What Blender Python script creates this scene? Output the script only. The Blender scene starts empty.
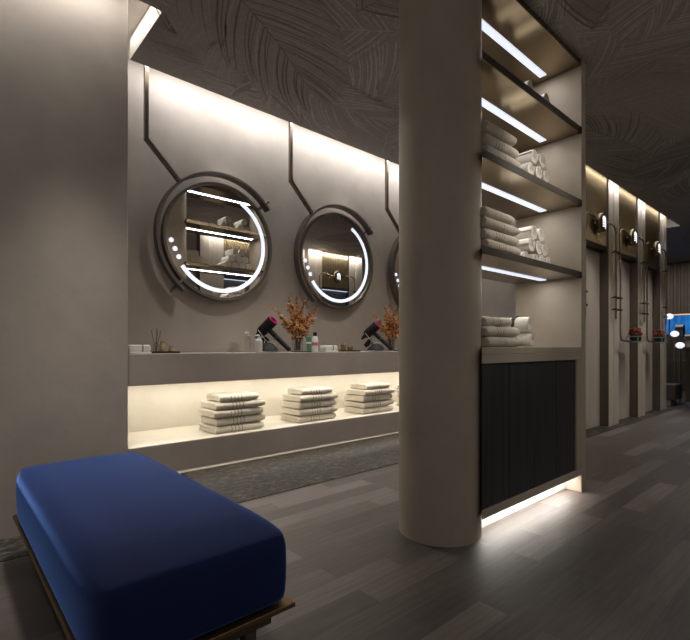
import bpy, math, random
from mathutils import Vector, Matrix
random.seed(7)
scn = bpy.context.scene
COL = scn.collection
PI = math.pi

# ------------------------------------------------------------------ mesh builder
class MB:
    def __init__(s):
        s.v = []; s.f = []; s.m = []; s.sm = []
    def add(s, verts, faces, mi=0, smooth=False):
        o = len(s.v)
        s.v += [tuple(p) for p in verts]
        for f in faces:
            s.f.append(tuple(o + i for i in f)); s.m.append(mi); s.sm.append(smooth)
        return s
    def box(s, x0, x1, y0, y1, z0, z1, mi=0):
        v = [(x0,y0,z0),(x1,y0,z0),(x1,y1,z0),(x0,y1,z0),(x0,y0,z1),(x1,y0,z1),(x1,y1,z1),(x0,y1,z1)]
        f = [(0,3,2,1),(4,5,6,7),(0,1,5,4),(1,2,6,5),(2,3,7,6),(3,0,4,7)]
        return s.add(v, f, mi)
    def prism(s, poly, z0, z1, mi=0, mside=None):
        n = len(poly)
        v = [(x,y,z0) for x,y in poly] + [(x,y,z1) for x,y in poly]
        s.add(v, [tuple(range(n-1,-1,-1)), tuple(range(n,2*n))], mi)
        s.add(v, [(i,(i+1)%n,n+(i+1)%n,n+i) for i in range(n)], mi if mside is None else mside)
        return s
    def tube(s, pts, r, n=10, mi=0, closed=False, caps=True):
        pts = [Vector(p) for p in pts]
        N = len(pts)
        rr = r if isinstance(r, (list, tuple)) else [r]*N
        tang = []
        for i in range(N):
            if closed: t = pts[(i+1)%N] - pts[i-1]
            else: t = pts[min(i+1,N-1)] - pts[max(i-1,0)]
            tang.append(t.normalized())
        ref = Vector((0,0,1)) if abs(tang[0].z) < .9 else Vector((1,0,0))
        nrm = (ref - tang[0]*ref.dot(tang[0])).normalized()
        v = []
        for i in range(N):
            t = tang[i]
            nrm = (nrm - t*nrm.dot(t)).normalized()
            b = t.cross(nrm)
            for k in range(n):
                a = 2*PI*k/n
                v.append(pts[i] + nrm*(rr[i]*math.cos(a)) + b*(rr[i]*math.sin(a)))
        f = []
        for i in range(N if closed else N-1):
            j = (i+1) % N
            for k in range(n):
                l = (k+1) % n
                f.append((i*n+k, i*n+l, j*n+l, j*n+k))
        s.add(v, f, mi, True)
        if caps and not closed:
            s.add(v[:n], [tuple(range(n-1,-1,-1))], mi)
            s.add(v[-n:], [tuple(range(n))], mi)
        return s
    def lathe(s, prof, c=(0,0,0), n=24, mi=0, M=None, smooth=True):
        v = []
        for r,z in prof:
            for k in range(n):
                a = 2*PI*k/n
                p = Vector((r*math.cos(a), r*math.sin(a), z))
                if M: p = M @ p
                v.append(p + Vector(c))
        f = []
        for i in range(len(prof)-1):
            for k in range(n):
                l = (k+1)%n
                f.append((i*n+k, i*n+l, (i+1)*n+l, (i+1)*n+k))
        s.add(v, f, mi, smooth)
        if prof[0][0] > 1e-5: s.add(v[:n], [tuple(range(n-1,-1,-1))], mi)
        if prof[-1][0] > 1e-5: s.add(v[-n:], [tuple(range(n))], mi)
        return s
    def arcband(s, c, R0, R1, a0, a1, y0, y1, n=48, mi=0):
        """band in the XZ plane between radii R0,R1, from angle a0 to a1, thick y0..y1"""
        full = abs(abs(a1-a0) - 2*PI) < 1e-4
        v = []
        for i in range(n+1):
            a = a0 + (a1-a0)*i/n
            for R, y in ((R0,y0),(R1,y0),(R1,y1),(R0,y1)):
                v.append((c[0]+R*math.cos(a), c[1]+y, c[2]+R*math.sin(a)))
        f = []
        for i in range(n):
            for k in range(4):
                l = (k+1)%4
                f.append((i*4+k, i*4+l, (i+1)*4+l, (i+1)*4+k))
        s.add(v, f, mi)
        if not full:
            s.add(v[:4], [(3,2,1,0)], mi); s.add(v[-4:], [(0,1,2,3)], mi)
        return s
    def ellipsoid(s, c, rx, ry, rz, n=16, m=10, mi=0):
        prof = [(math.sin(PI*i/m), -math.cos(PI*i/m)) for i in range(m+1)]
        M = Matrix.Diagonal((rx,ry,rz))
        return s.lathe(prof, c, n, mi, M)
    def mesh(s, name, mats, angle=35):
        me = bpy.data.meshes.new(name)
        me.from_pydata(s.v, [], s.f)
        for m in mats: me.materials.append(m)
        me.polygons.foreach_set('material_index', s.m)
        me.polygons.foreach_set('use_smooth', [True]*len(s.f))
        me.validate()
        me.update()
        import bmesh
        bm = bmesh.new(); bm.from_mesh(me)
        bmesh.ops.remove_doubles(bm, verts=bm.verts, dist=1e-6)
        bmesh.ops.recalc_face_normals(bm, faces=bm.faces)
        bm.to_mesh(me); bm.free()
        me.set_sharp_from_angle(angle=math.radians(angle))
        return me
    def build(s, name, mats, parent=None, bevel=0, seg=2, angle=35):
        if not isinstance(mats, (list, tuple)): mats = [mats]
        o = bpy.data.objects.new(name, s.mesh(name, mats, angle))
        COL.objects.link(o)
        if parent: o.parent = parent
        if bevel:
            b = o.modifiers.new('bevel', 'BEVEL'); b.width = bevel; b.segments = seg
            b.limit_method = 'ANGLE'; b.angle_limit = math.radians(40); b.harden_normals = False
        return o

def tag(o, label=None, cat=None, group=None, kind=None):
    if label: o['label'] = label
    if cat: o['category'] = cat
    if group: o['group'] = group
    if kind: o['kind'] = kind
    return o
def empty(name, loc=(0,0,0), rz=0):
    o = bpy.data.objects.new(name, None); COL.objects.link(o)
    o.location = loc; o.rotation_euler = (0,0,rz); o.empty_display_size = .05
    return o
def struct(o, label=None):
    o['kind'] = 'structure'
    if label: o['label'] = label; o['category'] = 'room'
    return o
def copy_tree(o, parent=None):
    c = o.copy(); COL.objects.link(c)
    if parent: c.parent = parent
    for ch in list(o.children): copy_tree(ch, c)
    return c

# ------------------------------------------------------------------ materials
def new_mat(name):
    m = bpy.data.materials.new(name); m.use_nodes = True
    nt = m.node_tree
    return m, nt, nt.nodes['Principled BSDF']
def N(nt, t, **kw):
    n = nt.nodes.new(t)
    for k, v in kw.items():
        if k in n.inputs: n.inputs[k].default_value = v
        else: setattr(n, k, v)
    return n
def pbr(name, col, rough=.5, metal=0, noise=0, scale=6, bump=0, bscale=60, stretch=(1,1,1), sheen=0, spec=.5):
    m, nt, p = new_mat(name)
    L = nt.links
    p.inputs['Base Color'].default_value = (*col, 1)
    p.inputs['Roughness'].default_value = rough
    p.inputs['Metallic'].default_value = metal
    p.inputs['Specular IOR Level'].default_value = spec
    if sheen: p.inputs['Sheen Weight'].default_value = sheen
    tc = N(nt, 'ShaderNodeTexCoord')
    mp = N(nt, 'ShaderNodeMapping'); mp.inputs['Scale'].default_value = stretch
    L.new(tc.outputs['Object'], mp.inputs[0])
    nz = N(nt, 'ShaderNodeTexNoise', Scale=scale, Detail=6, Roughness=.6)
    L.new(mp.outputs[0], nz.inputs['Vector'])
    rmp = N(nt, 'ShaderNodeValToRGB')
    k = noise if noise else .02
    rmp.color_ramp.elements[0].position = .3; rmp.color_ramp.elements[1].position = .72
    rmp.color_ramp.elements[0].color = (*[c*(1-k) for c in col], 1)
    rmp.color_ramp.elements[1].color = (*[min(1, c*(1+k)) for c in col], 1)
    L.new(nz.outputs['Fac'], rmp.inputs[0]); L.new(rmp.outputs[0], p.inputs['Base Color'])
    if bump:
        n2 = N(nt, 'ShaderNodeTexNoise', Scale=bscale, Detail=4)
        L.new(mp.outputs[0], n2.inputs['Vector'])
        b = N(nt, 'ShaderNodeBump', Strength=bump, Distance=.01)
        L.new(n2.outputs['Fac'], b.inputs['Height']); L.new(b.outputs[0], p.inputs['Normal'])
    return m
def emit(name, col, st):
    m, nt, p = new_mat(name)
    p.inputs['Base Color'].default_value = (*col, 1)
    p.inputs['Emission Color'].default_value = (*col, 1)
    p.inputs['Emission Strength'].default_value = st
    p.inputs['Roughness'].default_value = .4
    return m

M = {}
M['plaster'] = pbr('plaster', (.36,.312,.268), .62, noise=.13, scale=2.2, bump=.12, bscale=14)
M['plaster_unit'] = pbr('plaster_unit', (.37,.315,.250), .6, noise=.10, scale=3, bump=.10, bscale=16)
M['plaster_dark'] = pbr('plaster_dark', (.37,.315,.275), .6, noise=.10, scale=2.5, bump=.08, bscale=16)
M['pale'] = pbr('pale_plaster', (.62,.58,.53), .7, noise=.10, scale=5, bump=.1, bscale=30, stretch=(1,1,.15))
M['niche'] = pbr('niche_plaster', (.60,.56,.48), .6, noise=.07, scale=4)
M['bronze'] = pbr('bronze', (.20,.165,.13), .32, 1, noise=.12, scale=3)
M['tray_bronze'] = pbr('tray_bronze', (.20,.125,.065), .4, .8, noise=.1)
M['frame'] = pbr('dark_bronze_frame', (.17,.148,.13), .42, .85, noise=.1, scale=8)
M['shelf_under'] = pbr('bronze_sheet', (.33,.268,.182), .17, 1, noise=.10, scale=1.6)
M['shelf_edge'] = pbr('brown_bronze_edge', (.032,.023,.015), .6, .2, noise=.1)
M['brass'] = pbr('brass', (.33,.275,.19), .28, 1, noise=.1, scale=9)
M['steel'] = pbr('steel', (.62,.60,.57), .3, .9, noise=.05)
M['black'] = pbr('black_plastic', (.009,.009,.010), .6, noise=.1, spec=.25)
M['magenta'] = pbr('magenta', (.36,.006,.11), .35)
M['grey_metal'] = pbr('grey_metal', (.25,.25,.26), .3, .9)
M['stone'] = None
M['velvet'] = None
M['cloth'] = pbr('terry', (.60,.54,.44), .95, noise=.08, scale=40, bump=.5, bscale=420, sheen=.2)
M['roll_cloth'] = pbr('terry_white', (.66,.62,.56), .95, noise=.07, scale=40, bump=.5, bscale=420, sheen=.2)
M['white_cloth'] = pbr('cotton_white', (.72,.70,.66), .9, noise=.05, scale=30, bump=.3, bscale=300)
M['band'] = pbr('dark_band', (.03,.028,.026), .7)
M['white_plastic'] = pbr('white_plastic', (.72,.70,.67), .35)
M['amber'] = pbr('amber_liquid', (.50,.38,.21), .2)
M['gold'] = pbr('gold_cap', (.58,.45,.22), .28, .9)
M['green'] = pbr('green_tube', (.06,.26,.13), .35)
M['pot'] = pbr('green_glazed_pot', (.012,.055,.04), .25)
M['pinkmark'] = pbr('pink_print', (.55,.14,.17), .5)
M['stem'] = pbr('dark_stem', (.035,.022,.014), .8)
M['orange'] = pbr('orange_petal', (.56,.26,.085), .8, noise=.45, scale=30)
M['red'] = pbr('red_petal', (.27,.055,.03), .8, noise=.5, scale=60)
M['leaf'] = pbr('dark_leaf', (.03,.07,.03), .6, noise=.3)
M['door_panel'] = pbr('alcove_panel', (.42,.375,.33), .5, noise=.08, scale=3, stretch=(3,3,.3))
M['blue_panel'] = pbr('blue_grey_panel', (.17,.20,.24), .4, noise=.1)
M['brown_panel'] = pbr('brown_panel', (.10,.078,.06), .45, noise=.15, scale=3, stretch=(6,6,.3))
M['desk'] = pbr('dark_walnut', (.075,.058,.045), .45, noise=.2, scale=5, stretch=(6,6,.4))
M['pilaster'] = pbr('satin_pilaster', (.62,.55,.47), .30, .25, noise=.08, scale=3, stretch=(6,6,.3))
M['curtain'] = pbr('curtain_fabric', (.25,.21,.165), .9, noise=.1, scale=20)
M['soil'] = pbr('dark_tray', (.03,.026,.022), .45)
M['led_cool'] = emit('led_diffuser_cool', (.72,.79,.95), 1.0)
M['led_arc'] = emit('led_arc', (.76,.81,.95), 1.0)
M['led_sign'] = emit('lit_glyph', (1,1,1), 1.3)
M['globe'] = emit('lamp_globe', (.86,.89,1.0), 1.0)
M['warm_led'] = emit('warm_led', (1,.62,.3), .9)

# fluted bronze header
def header_mat():
    m, nt, p = new_mat('fluted_bronze')
    p.inputs['Base Color'].default_value = (.25,.195,.115,1)
    p.inputs['Metallic'].default_value = .92; p.inputs['Roughness'].default_value = .36
    return m
M['header'] = header_mat()

def mirror_mat():
    m, nt, p = new_mat('mirror_glass')
    p.inputs['Base Color'].default_value = (.90,.89,.87,1)
    p.inputs['Metallic'].default_value = 1; p.inputs['Roughness'].default_value = .01
    return m
M['mirror'] = mirror_mat()
def glass_mat(name, col, mixf=.75):
    m, nt, p = new_mat(name)
    L = nt.links
    out = nt.nodes['Material Output']
    tr = N(nt, 'ShaderNodeBsdfTransparent'); tr.inputs[0].default_value = (*col,1)
    gl = N(nt, 'ShaderNodeBsdfGlossy'); gl.inputs['Roughness'].default_value = .06
    lw = N(nt, 'ShaderNodeLayerWeight'); lw.inputs['Blend'].default_value = .35
    mm = N(nt, 'ShaderNodeMath', operation='MULTIPLY_ADD'); mm.inputs[1].default_value = .275; mm.inputs[2].default_value = 1-mixf
    mm.use_clamp = True
    L.new(lw.outputs['Facing'], mm.inputs[0])
    mx = N(nt, 'ShaderNodeMixShader')
    L.new(mm.outputs[0], mx.inputs[0]); L.new(tr.outputs[0], mx.inputs[1]); L.new(gl.outputs[0], mx.inputs[2]); L.new(mx.outputs[0], out.inputs[0])
    return m
M['glass'] = glass_mat('thin_glass', (.95,.95,.94), .97)
M['amber_glass'] = glass_mat('amber_glass', (.72,.55,.30), .9)

def stone_mat():
    m, nt, p = new_mat('dark_stone')
    L = nt.links
    tc = N(nt, 'ShaderNodeTexCoord')
    mp = N(nt, 'ShaderNodeMapping'); mp.inputs['Scale'].default_value = (1,1.6,1)
    L.new(tc.outputs['Object'], mp.inputs[0])
    n = N(nt, 'ShaderNodeTexNoise', Scale=16, Detail=9, Roughness=.72, Distortion=.6)
    L.new(mp.outputs[0], n.inputs['Vector'])
    r = N(nt, 'ShaderNodeValToRGB')
    e = r.color_ramp.elements
    e[0].position = .33; e[0].color = (.010,.0095,.009,1)
    e[1].position = .72; e[1].color = (.155,.138,.110,1)
    x = e.new(.5); x.color = (.027,.024,.020,1)
    L.new(n.outputs['Fac'], r.inputs[0]); L.new(r.outputs[0], p.inputs['Base Color'])
    p.inputs['Roughness'].default_value = .55
    p.inputs['Specular IOR Level'].default_value = .25
    b = N(nt, 'ShaderNodeBump', Strength=.15, Distance=.01)
    L.new(n.outputs['Fac'], b.inputs['Height']); L.new(b.outputs[0], p.inputs['Normal'])
    return m
M['stone'] = stone_mat()

def velvet_mat():
    m, nt, p = new_mat('blue_velvet')
    L = nt.links
    tc = N(nt, 'ShaderNodeTexCoord')
    n = N(nt, 'ShaderNodeTexNoise', Scale=3.5, Detail=5)
    L.new(tc.outputs['Object'], n.inputs['Vector'])
    r = N(nt, 'ShaderNodeValToRGB')
    e = r.color_ramp.elements
    e[0].position = .3; e[0].color = (.004,.010,.060,1)
    e[1].position = .75; e[1].color = (.006,.016,.085,1)
    L.new(n.outputs['Fac'], r.inputs[0]); L.new(r.outputs[0], p.inputs['Base Color'])
    p.inputs['Roughness'].default_value = .8
    p.inputs['Specular IOR Level'].default_value = .25
    p.inputs['Sheen Weight'].default_value = 1
    p.inputs['Sheen Roughness'].default_value = .30
    p.inputs['Sheen Tint'].default_value = (.17,.36,1,1)
    n2 = N(nt, 'ShaderNodeTexNoise', Scale=260, Detail=3)
    L.new(tc.outputs['Object'], n2.inputs['Vector'])
    b = N(nt, 'ShaderNodeBump', Strength=.25, Distance=.004)
    L.new(n2.outputs['Fac'], b.inputs['Height']); L.new(b.outputs[0], p.inputs['Normal'])
    return m
M['velvet'] = velvet_mat()

def floor_mat():
    m, nt, p = new_mat('grey_wood_planks')
    L = nt.links
    tc = N(nt, 'ShaderNodeTexCoord')
    br = N(nt, 'ShaderNodeTexBrick')
    br.offset = .37; br.offset_frequency = 2; br.squash = 1
    br.inputs['Color1'].default_value = (.0,.0,.0,1); br.inputs['Color2'].default_value = (1,1,1,1)
    br.inputs['Mortar'].default_value = (.3,.3,.3,1)
    br.inputs['Scale'].default_value = 1; br.inputs['Mortar Size'].default_value = .0012
    br.inputs['Mortar Smooth'].default_value = .2; br.inputs['Bias'].default_value = 0
    br.inputs['Brick Width'].default_value = .80; br.inputs['Row Height'].default_value = .126
    L.new(tc.outputs['Object'], br.inputs['Vector'])
    # grain: noise stretched along the planks, shifted plank by plank
    sc = N(nt, 'ShaderNodeVectorMath', operation='SCALE'); sc.inputs['Scale'].default_value = 7.0
    L.new(br.outputs['Color'], sc.inputs[0])
    ad = N(nt, 'ShaderNodeVectorMath', operation='ADD')
    L.new(tc.outputs['Object'], ad.inputs[0]); L.new(sc.outputs[0], ad.inputs[1])
    mp = N(nt, 'ShaderNodeMapping'); mp.inputs['Scale'].default_value = (1.6, 26, 1)
    L.new(ad.outputs[0], mp.inputs[0])
    g = N(nt, 'ShaderNodeTexNoise', Scale=2.2, Detail=8, Roughness=.62, Distortion=.35)
    L.new(mp.outputs[0], g.inputs['Vector'])
    ramp = N(nt, 'ShaderNodeValToRGB')
    e = ramp.color_ramp.elements
    e[0].position = 0; e[0].color = (.058,.048,.0435,1)
    e[1].position = 1; e[1].color = (.140,.119,.109,1)
    x = e.new(.6); x.color = (.083,.069,.0625,1)
    L.new(br.outputs['Color'], ramp.inputs[0])
    gr = N(nt, 'ShaderNodeValToRGB')
    gr.color_ramp.elements[0].position = .3; gr.color_ramp.elements[0].color = (.72,.72,.72,1)
    gr.color_ramp.elements[1].position = .7; gr.color_ramp.elements[1].color = (1.18,1.18,1.18,1)
    L.new(g.outputs['Fac'], gr.inputs[0])
    mu = N(nt, 'ShaderNodeMix', data_type='RGBA', blend_type='MULTIPLY'); mu.inputs[0].default_value = 1
    L.new(ramp.outputs[0], mu.inputs[6]); L.new(gr.outputs[0], mu.inputs[7])
    mo = N(nt, 'ShaderNodeMix', data_type='RGBA'); mo.inputs[7].default_value = (.05,.043,.038,1)
    L.new(br.outputs['Fac'], mo.inputs[0]); L.new(mu.outputs[2], mo.inputs[6])
    L.new(mo.outputs[2], p.inputs['Base Color'])
    p.inputs['Roughness'].default_value = .5
    p.inputs['Specular IOR Level'].default_value = .35
    b = N(nt, 'ShaderNodeBump', Strength=.12, Distance=.005)
    L.new(g.outputs['Fac'], b.inputs['Height']); L.new(b.outputs[0], p.inputs['Normal'])
    return m
M['floor'] = floor_mat()

def door_mat():
    m, nt, p = new_mat('black_stained_wood')
    L = nt.links
    tc = N(nt, 'ShaderNodeTexCoord')
    mp = N(nt, 'ShaderNodeMapping'); mp.inputs['Scale'].default_value = (60,1,.6)
    L.new(tc.outputs['Object'], mp.inputs[0])
    g = N(nt, 'ShaderNodeTexNoise', Scale=2, Detail=5)
    L.new(mp.outputs[0], g.inputs['Vector'])
    r = N(nt, 'ShaderNodeValToRGB')
    r.color_ramp.elements[0].position = .35; r.color_ramp.elements[0].color = (.012,.0125,.016,1)
    r.color_ramp.elements[1].position = .7; r.color_ramp.elements[1].color = (.042,.043,.050,1)
    L.new(g.outputs['Fac'], r.inputs[0]); L.new(r.outputs[0], p.inputs['Base Color'])
    p.inputs['Roughness'].default_value = .45
    b = N(nt, 'ShaderNodeBump', Strength=.25, Distance=.004)
    L.new(g.outputs['Fac'], b.inputs['Height']); L.new(b.outputs[0], p.inputs['Normal'])
    return m
M['black_wood'] = door_mat()

def stripe_cloth():
    """terry towel with four woven lines across it (object X is the long side)"""
    m = M['cloth']; nt = m.node_tree; L = nt.links
    p = nt.nodes['Principled BSDF']
    src = p.inputs['Base Color'].links[0].from_socket
    tc = [n for n in nt.nodes if n.type == 'TEX_COORD'][0]
    sp = N(nt, 'ShaderNodeSeparateXYZ'); L.new(tc.outputs['Object'], sp.inputs[0])
    def math_(op, a, b):
        n = N(nt, 'ShaderNodeMath', operation=op)
        if hasattr(a, 'links'): L.new(a, n.inputs[0])
        else: n.inputs[0].default_value = a
        if hasattr(b, 'links'): L.new(b, n.inputs[1])
        else: n.inputs[1].default_value = b
        return n.outputs[0]
    t = math_('DIVIDE', math_('ADD', sp.outputs[0], .072), .0285)     # stripe number
    fr = math_('FRACT', t, 0)
    on = math_('MULTIPLY', math_('LESS_THAN', fr, .24), math_('MULTIPLY', math_('GREATER_THAN', t, 0), math_('LESS_THAN', t, 4)))
    mx = N(nt, 'ShaderNodeMix', data_type='RGBA'); mx.inputs[7].default_value = (.21,.155,.095,1)
    L.new(math_('MULTIPLY', on, .85), mx.inputs[0]); L.new(src, mx.inputs[6]); L.new(mx.outputs[2], p.inputs['Base Color'])
stripe_cloth()

def water_mat():
    m, nt, p = new_mat('blue_screen')
    L = nt.links
    tc = N(nt, 'ShaderNodeTexCoord')
    mp = N(nt, 'ShaderNodeMapping'); mp.inputs['Scale'].default_value = (1,6,1.2)
    L.new(tc.outputs['Object'], mp.inputs[0])
    n = N(nt, 'ShaderNodeTexNoise', Scale=1.6, Detail=5)
    L.new(mp.outputs[0], n.inputs['Vector'])
    r = N(nt, 'ShaderNodeValToRGB')
    e = r.color_ramp.elements
    e[0].position = .3; e[0].color = (.002,.03,.22,1)
    e[1].position = .72; e[1].color = (.02,.30,.85,1)
    L.new(n.outputs['Fac'], r.inputs[0])
    L.new(r.outputs[0], p.inputs['Emission Color']); p.inputs['Emission Strength'].default_value = .8
    p.inputs['Base Color'].default_value = (.01,.02,.05,1); p.inputs['Roughness'].default_value = .2
    return m
M['water'] = water_mat()

# ceiling wallpaper tones
def paper(name, c): return pbr(name, c, .75, noise=.12, scale=30)
PAPER = [paper('palm_paper_ground', (0.3, 0.278, 0.264)), paper('palm_paper_light', (0.47, 0.438, 0.418)),
         paper('palm_paper_dark', (0.15, 0.137, 0.129)), paper('palm_paper_rose', (0.42, 0.348, 0.33)), paper('palm_paper_mid', (0.385, 0.355, 0.337))]

# ------------------------------------------------------------------ dimensions (metres; camera stands at the origin)
H = 2.98          # dropped ceiling
SLAB = 3.13       # slab above the light slots
YV = 3.60         # mirror wall
YL = 2.96         # left wall face
XL = .871         # left wall end
XR = 5.20         # wall at the end of the vanity
YS = 2.12         # shower front
YO = -.30         # opposite row of showers

# ------------------------------------------------------------------ room shell
f = MB().box(-2.2, 14, -2.4, 6, -.05, 0).build('floor', M['floor']); struct(f, 'grey wood plank floor')
s = MB().box(XL-3.07, XR, 2.66, YV, -.02, .004).build('trim_1', M['stone']); struct(s, 'dark veined stone strip along the vanity wall')
s = MB().box(XR-.0, 8.82, 2.02, 2.24, -.02, .004).build('trim_2', M['stone']); struct(s, 'dark stone strip before the shower fronts')

def palm(mb, rnd, x, y, ang, L, z, mi, inside):
    back = rnd.choice([0,0,6,7])
    n = int(L/.040)
    curve = rnd.uniform(-.5,.5)
    p = Vector((x,y)); a = ang
    step = L/n
    pts = []
    for i in range(n+1):
        pts.append((p.copy(), a))
        p += Vector((math.cos(a), math.sin(a)))*step
        a += curve*step/L*1.6
    def strip(q, ang0, ln, w, bend, mi=mi):
        v=[]; a=ang0; pp=q.copy(); K=5
        for k in range(K+1):
            t=k/K
            ww = w*(math.sin(PI*min(1,.18+.82*t)))*.5+.0006
            nrm = Vector((-math.sin(a), math.cos(a)))
            v += [(*(pp+nrm*ww),z),(*(pp-nrm*ww),z)]
            pp = pp + Vector((math.cos(a),math.sin(a)))*(ln/K); a += bend/K
        if all(inside(c[0],c[1]) for c in v):
            mb.add(v, [(2*k,2*k+1,2*k+3,2*k+2) for k in range(K)], mi)
    # the blade behind the leaflets hides the fronds above it
    for sgn in (1,-1):
        row = []
        for i,(q,a) in enumerate(pts):
            t = i/n
            ln = L*(.16+.36*math.sin(PI*min(1,.12+.86*t)))*.86
            an = a+sgn*(1.0-.62*t)-sgn*.2
            e = q+Vector((math.cos(an), math.sin(an)))*ln
            row.append((q,e))
        for (q0,e0),(q1,e1) in zip(row,row[1:]):
            if all(inside(*q0.lerp(e0,w)) and inside(*q1.lerp(e1,w)) for w in (0,.2,.4,.6,.8,1)):
                mb.add([(*q0,z+.00022),(*q1,z+.00022),(*e1,z+.00022),(*e0,z+.00022)], [(0,1,2,3)], back)
    for i,(q,a) in enumerate(pts):
        t = i/n
        ln = L*(.16+.36*math.sin(PI*min(1,.12+.86*t)))*rnd.uniform(.9,1.1)
        for sgn in (1,-1):
            if rnd.random() < .10: continue
            strip(q, a+sgn*(1.0-.62*t)+rnd.gauss(0,.025), ln*rnd.uniform(.8,1.1), rnd.choice([.005,.007,.010,.013]), -sgn*rnd.uniform(.30,.55), rnd.choice([mi,mi,mi,0,4]))
    for i in range(0,n-4,4):
        strip(pts[i][0], pts[i][1], step*4.6, .006, 0)

def ceiling():
    mb = MB()
    # outline follows the light slots in front of the left wall, the mirror wall and the shower fronts
    poly = [(-2.2,-2.4),(14,-2.4),(14,6),(9.1,6),(9.1,2.0),(XR-.22,2.0),(XR-.22,3.36),(1.0,3.36),(1.0,2.75),(-2.2,2.75)]
    mb.prism(poly, H, SLAB-.002, 0, 5)
    rects = [(-2.2,14,-2.4,2.0),(-2.2,XR-.22,2.0,2.75),(1.0,XR-.22,2.7,3.36),(9.1,14,1.95,6)]
    inside = lambda x,y: any(a<=x<=b and c<=y<=d for a,b,c,d in rects)
    rnd = random.Random(11)
    k = 0
    for gx in range(15):
        for gy in range(6):
            for rep in range(1 if gx > 7 else 2):
                x = -.6+gx*.72+rnd.uniform(-.4,.4); y = -.9+gy*.78+rnd.uniform(-.4,.4)
                if not inside(x,y): continue
                k += 1
                mi = rnd.choice([1,1,2,4,1,3,2,1])
                palm(mb, rnd, x, y, rnd.uniform(0,2*PI), rnd.uniform(1.1,2.1), H-.0012-.0005*(k%16), mi, inside)
    # no vertex merging here: the thin leaf strips stay apart
    me = bpy.data.meshes.new('ceiling'); me.from_pydata(mb.v, [], mb.f)
    for m in PAPER + [M['pale'], paper('palm_paper_deep', (0.245, 0.226, 0.214)), paper('palm_paper_soft', (0.33, 0.306, 0.292))]: me.materials.append(m)
    me.polygons.foreach_set('material_index', mb.m); me.update()
    o = bpy.data.objects.new('ceiling', me); COL.objects.link(o)
    return o
struct(ceiling(), 'dark ceiling papered with palm fronds')
struct(MB().box(-2.2, 14, -2.4, 6, SLAB, SLAB+.1).build('ceiling_slab', M['pale']), 'pale slab above the light slots')

struct(MB().box(-2.2, XL, YL, YV+.15, 0, SLAB).build('wall_left', M['plaster'], bevel=.004), 'plaster wall behind the blue bench')
struct(MB().box(XL, XR, YV, YV+.15, 0, SLAB).build('wall_vanity', M['plaster']), 'plaster wall behind the round mirrors')
struct(MB().box(XR, XR+.14, YS+.02, YV+.15, 0, SLAB).build('wall_end', M['plaster']), 'plaster wall at the far end of the vanity')
struct(MB().box(XR+.14, 8.80, 2.24, 2.40, 0, SLAB).build('wall_shower', M['brown_panel']), 'wall behind the shower fronts')
struct(MB().box(8.80, 14, 5.0, 5.1, 0, SLAB).build('wall_far', M['plaster_dark']), 'wall beyond the lounge')
struct(MB().box(13.1, 13.2, -.4, 5, 0, SLAB).build('wall_lounge', M['brown_panel']), 'wall behind the curtain and blue screen')

# round pillar
pm = MB().lathe([(.221,0),(.221,H)], (2.061,1.542,0), 72)
struct(pm.build('pillar', M['plaster_unit']), 'round plaster pillar at the end of the towel shelves')

# ------------------------------------------------------------------ shower fronts
def bay_front(xs, Y, d, name_no, pil_label):
    """pilasters xs = list of (x0,x1); d=+1: room lies on the -Y side"""
    for (x0,x1) in xs:
        mb = MB()
        y0, y1 = (Y, Y+.14) if d > 0 else (Y-.14, Y)
        w = x1-x0
        # stepped satin pilaster: two shallow flutes
        q = [0,.42,.45,.55,.58,1]
        ys = 0.012*d
        yy = Y
        poly = [(x0,yy),(x0+.40*w,yy),(x0+.42*w,yy+ys),(x0+.50*w,yy+ys),(x0+.52*w,yy),(x1,yy),(x1,yy+.14*d),(x0,yy+.14*d)]
        mb.prism(poly, 0, SLAB)
        for i, f in enumerate(mb.f):                       # the returns into the alcoves take the darker brown
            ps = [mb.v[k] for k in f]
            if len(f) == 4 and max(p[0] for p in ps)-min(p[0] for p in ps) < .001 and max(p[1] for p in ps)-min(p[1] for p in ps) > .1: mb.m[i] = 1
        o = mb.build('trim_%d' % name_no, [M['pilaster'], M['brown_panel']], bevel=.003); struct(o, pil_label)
        name_no += 1
    return name_no
PIL = [(5.345,5.54),(6.29,6.65),(7.41,7.74),(8.48,8.82)]
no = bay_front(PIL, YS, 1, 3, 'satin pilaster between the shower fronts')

def fluted(x0, x1, z0, z1, Y, d, pitch=.045, depth=.018):
    """vertical half-round flutes on the face towards the room"""
    mb = MB()
    n = int((x1-x0)/pitch); w = (x1-x0)/n
    top = []
    for i in range(n):
        for k in range(6):
            t = k/6
            top.append((x0+(i+t)*w, Y - d*depth*math.sin(PI*t)))
    top.append((x1, Y))
    poly = top + [(x1, Y+d*.05),(x0, Y+d*.05)]
    mb.prism(poly, z0, z1)
    return mb
ORD = ['nearest the towel shelves','in the middle of the row','farthest along, next to the curtain']
HDR = 2.25
def header(x0, x1, Y, d, label, parent_group):
    t = empty('header_panel', ((x0+x1)/2, Y, HDR))
    tag(t, label, 'wall panel', parent_group)
    T = lambda o: setattr(o, 'location', tuple(-c for c in t.location)) 
    a = fluted(x0+.004, x1-.004, HDR, SLAB-.001, Y, d).build('fluted_sheet', M['header'], t, angle=60); T(a)
    b = MB().box(x0+.004, x1-.004, min(Y-.02*d,Y+.07*d), max(Y-.02*d,Y+.07*d), HDR-.055, HDR).build('lower_rail', M['soil'], t, bevel=.003); T(b)
    return t
DOORN = 1
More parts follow.
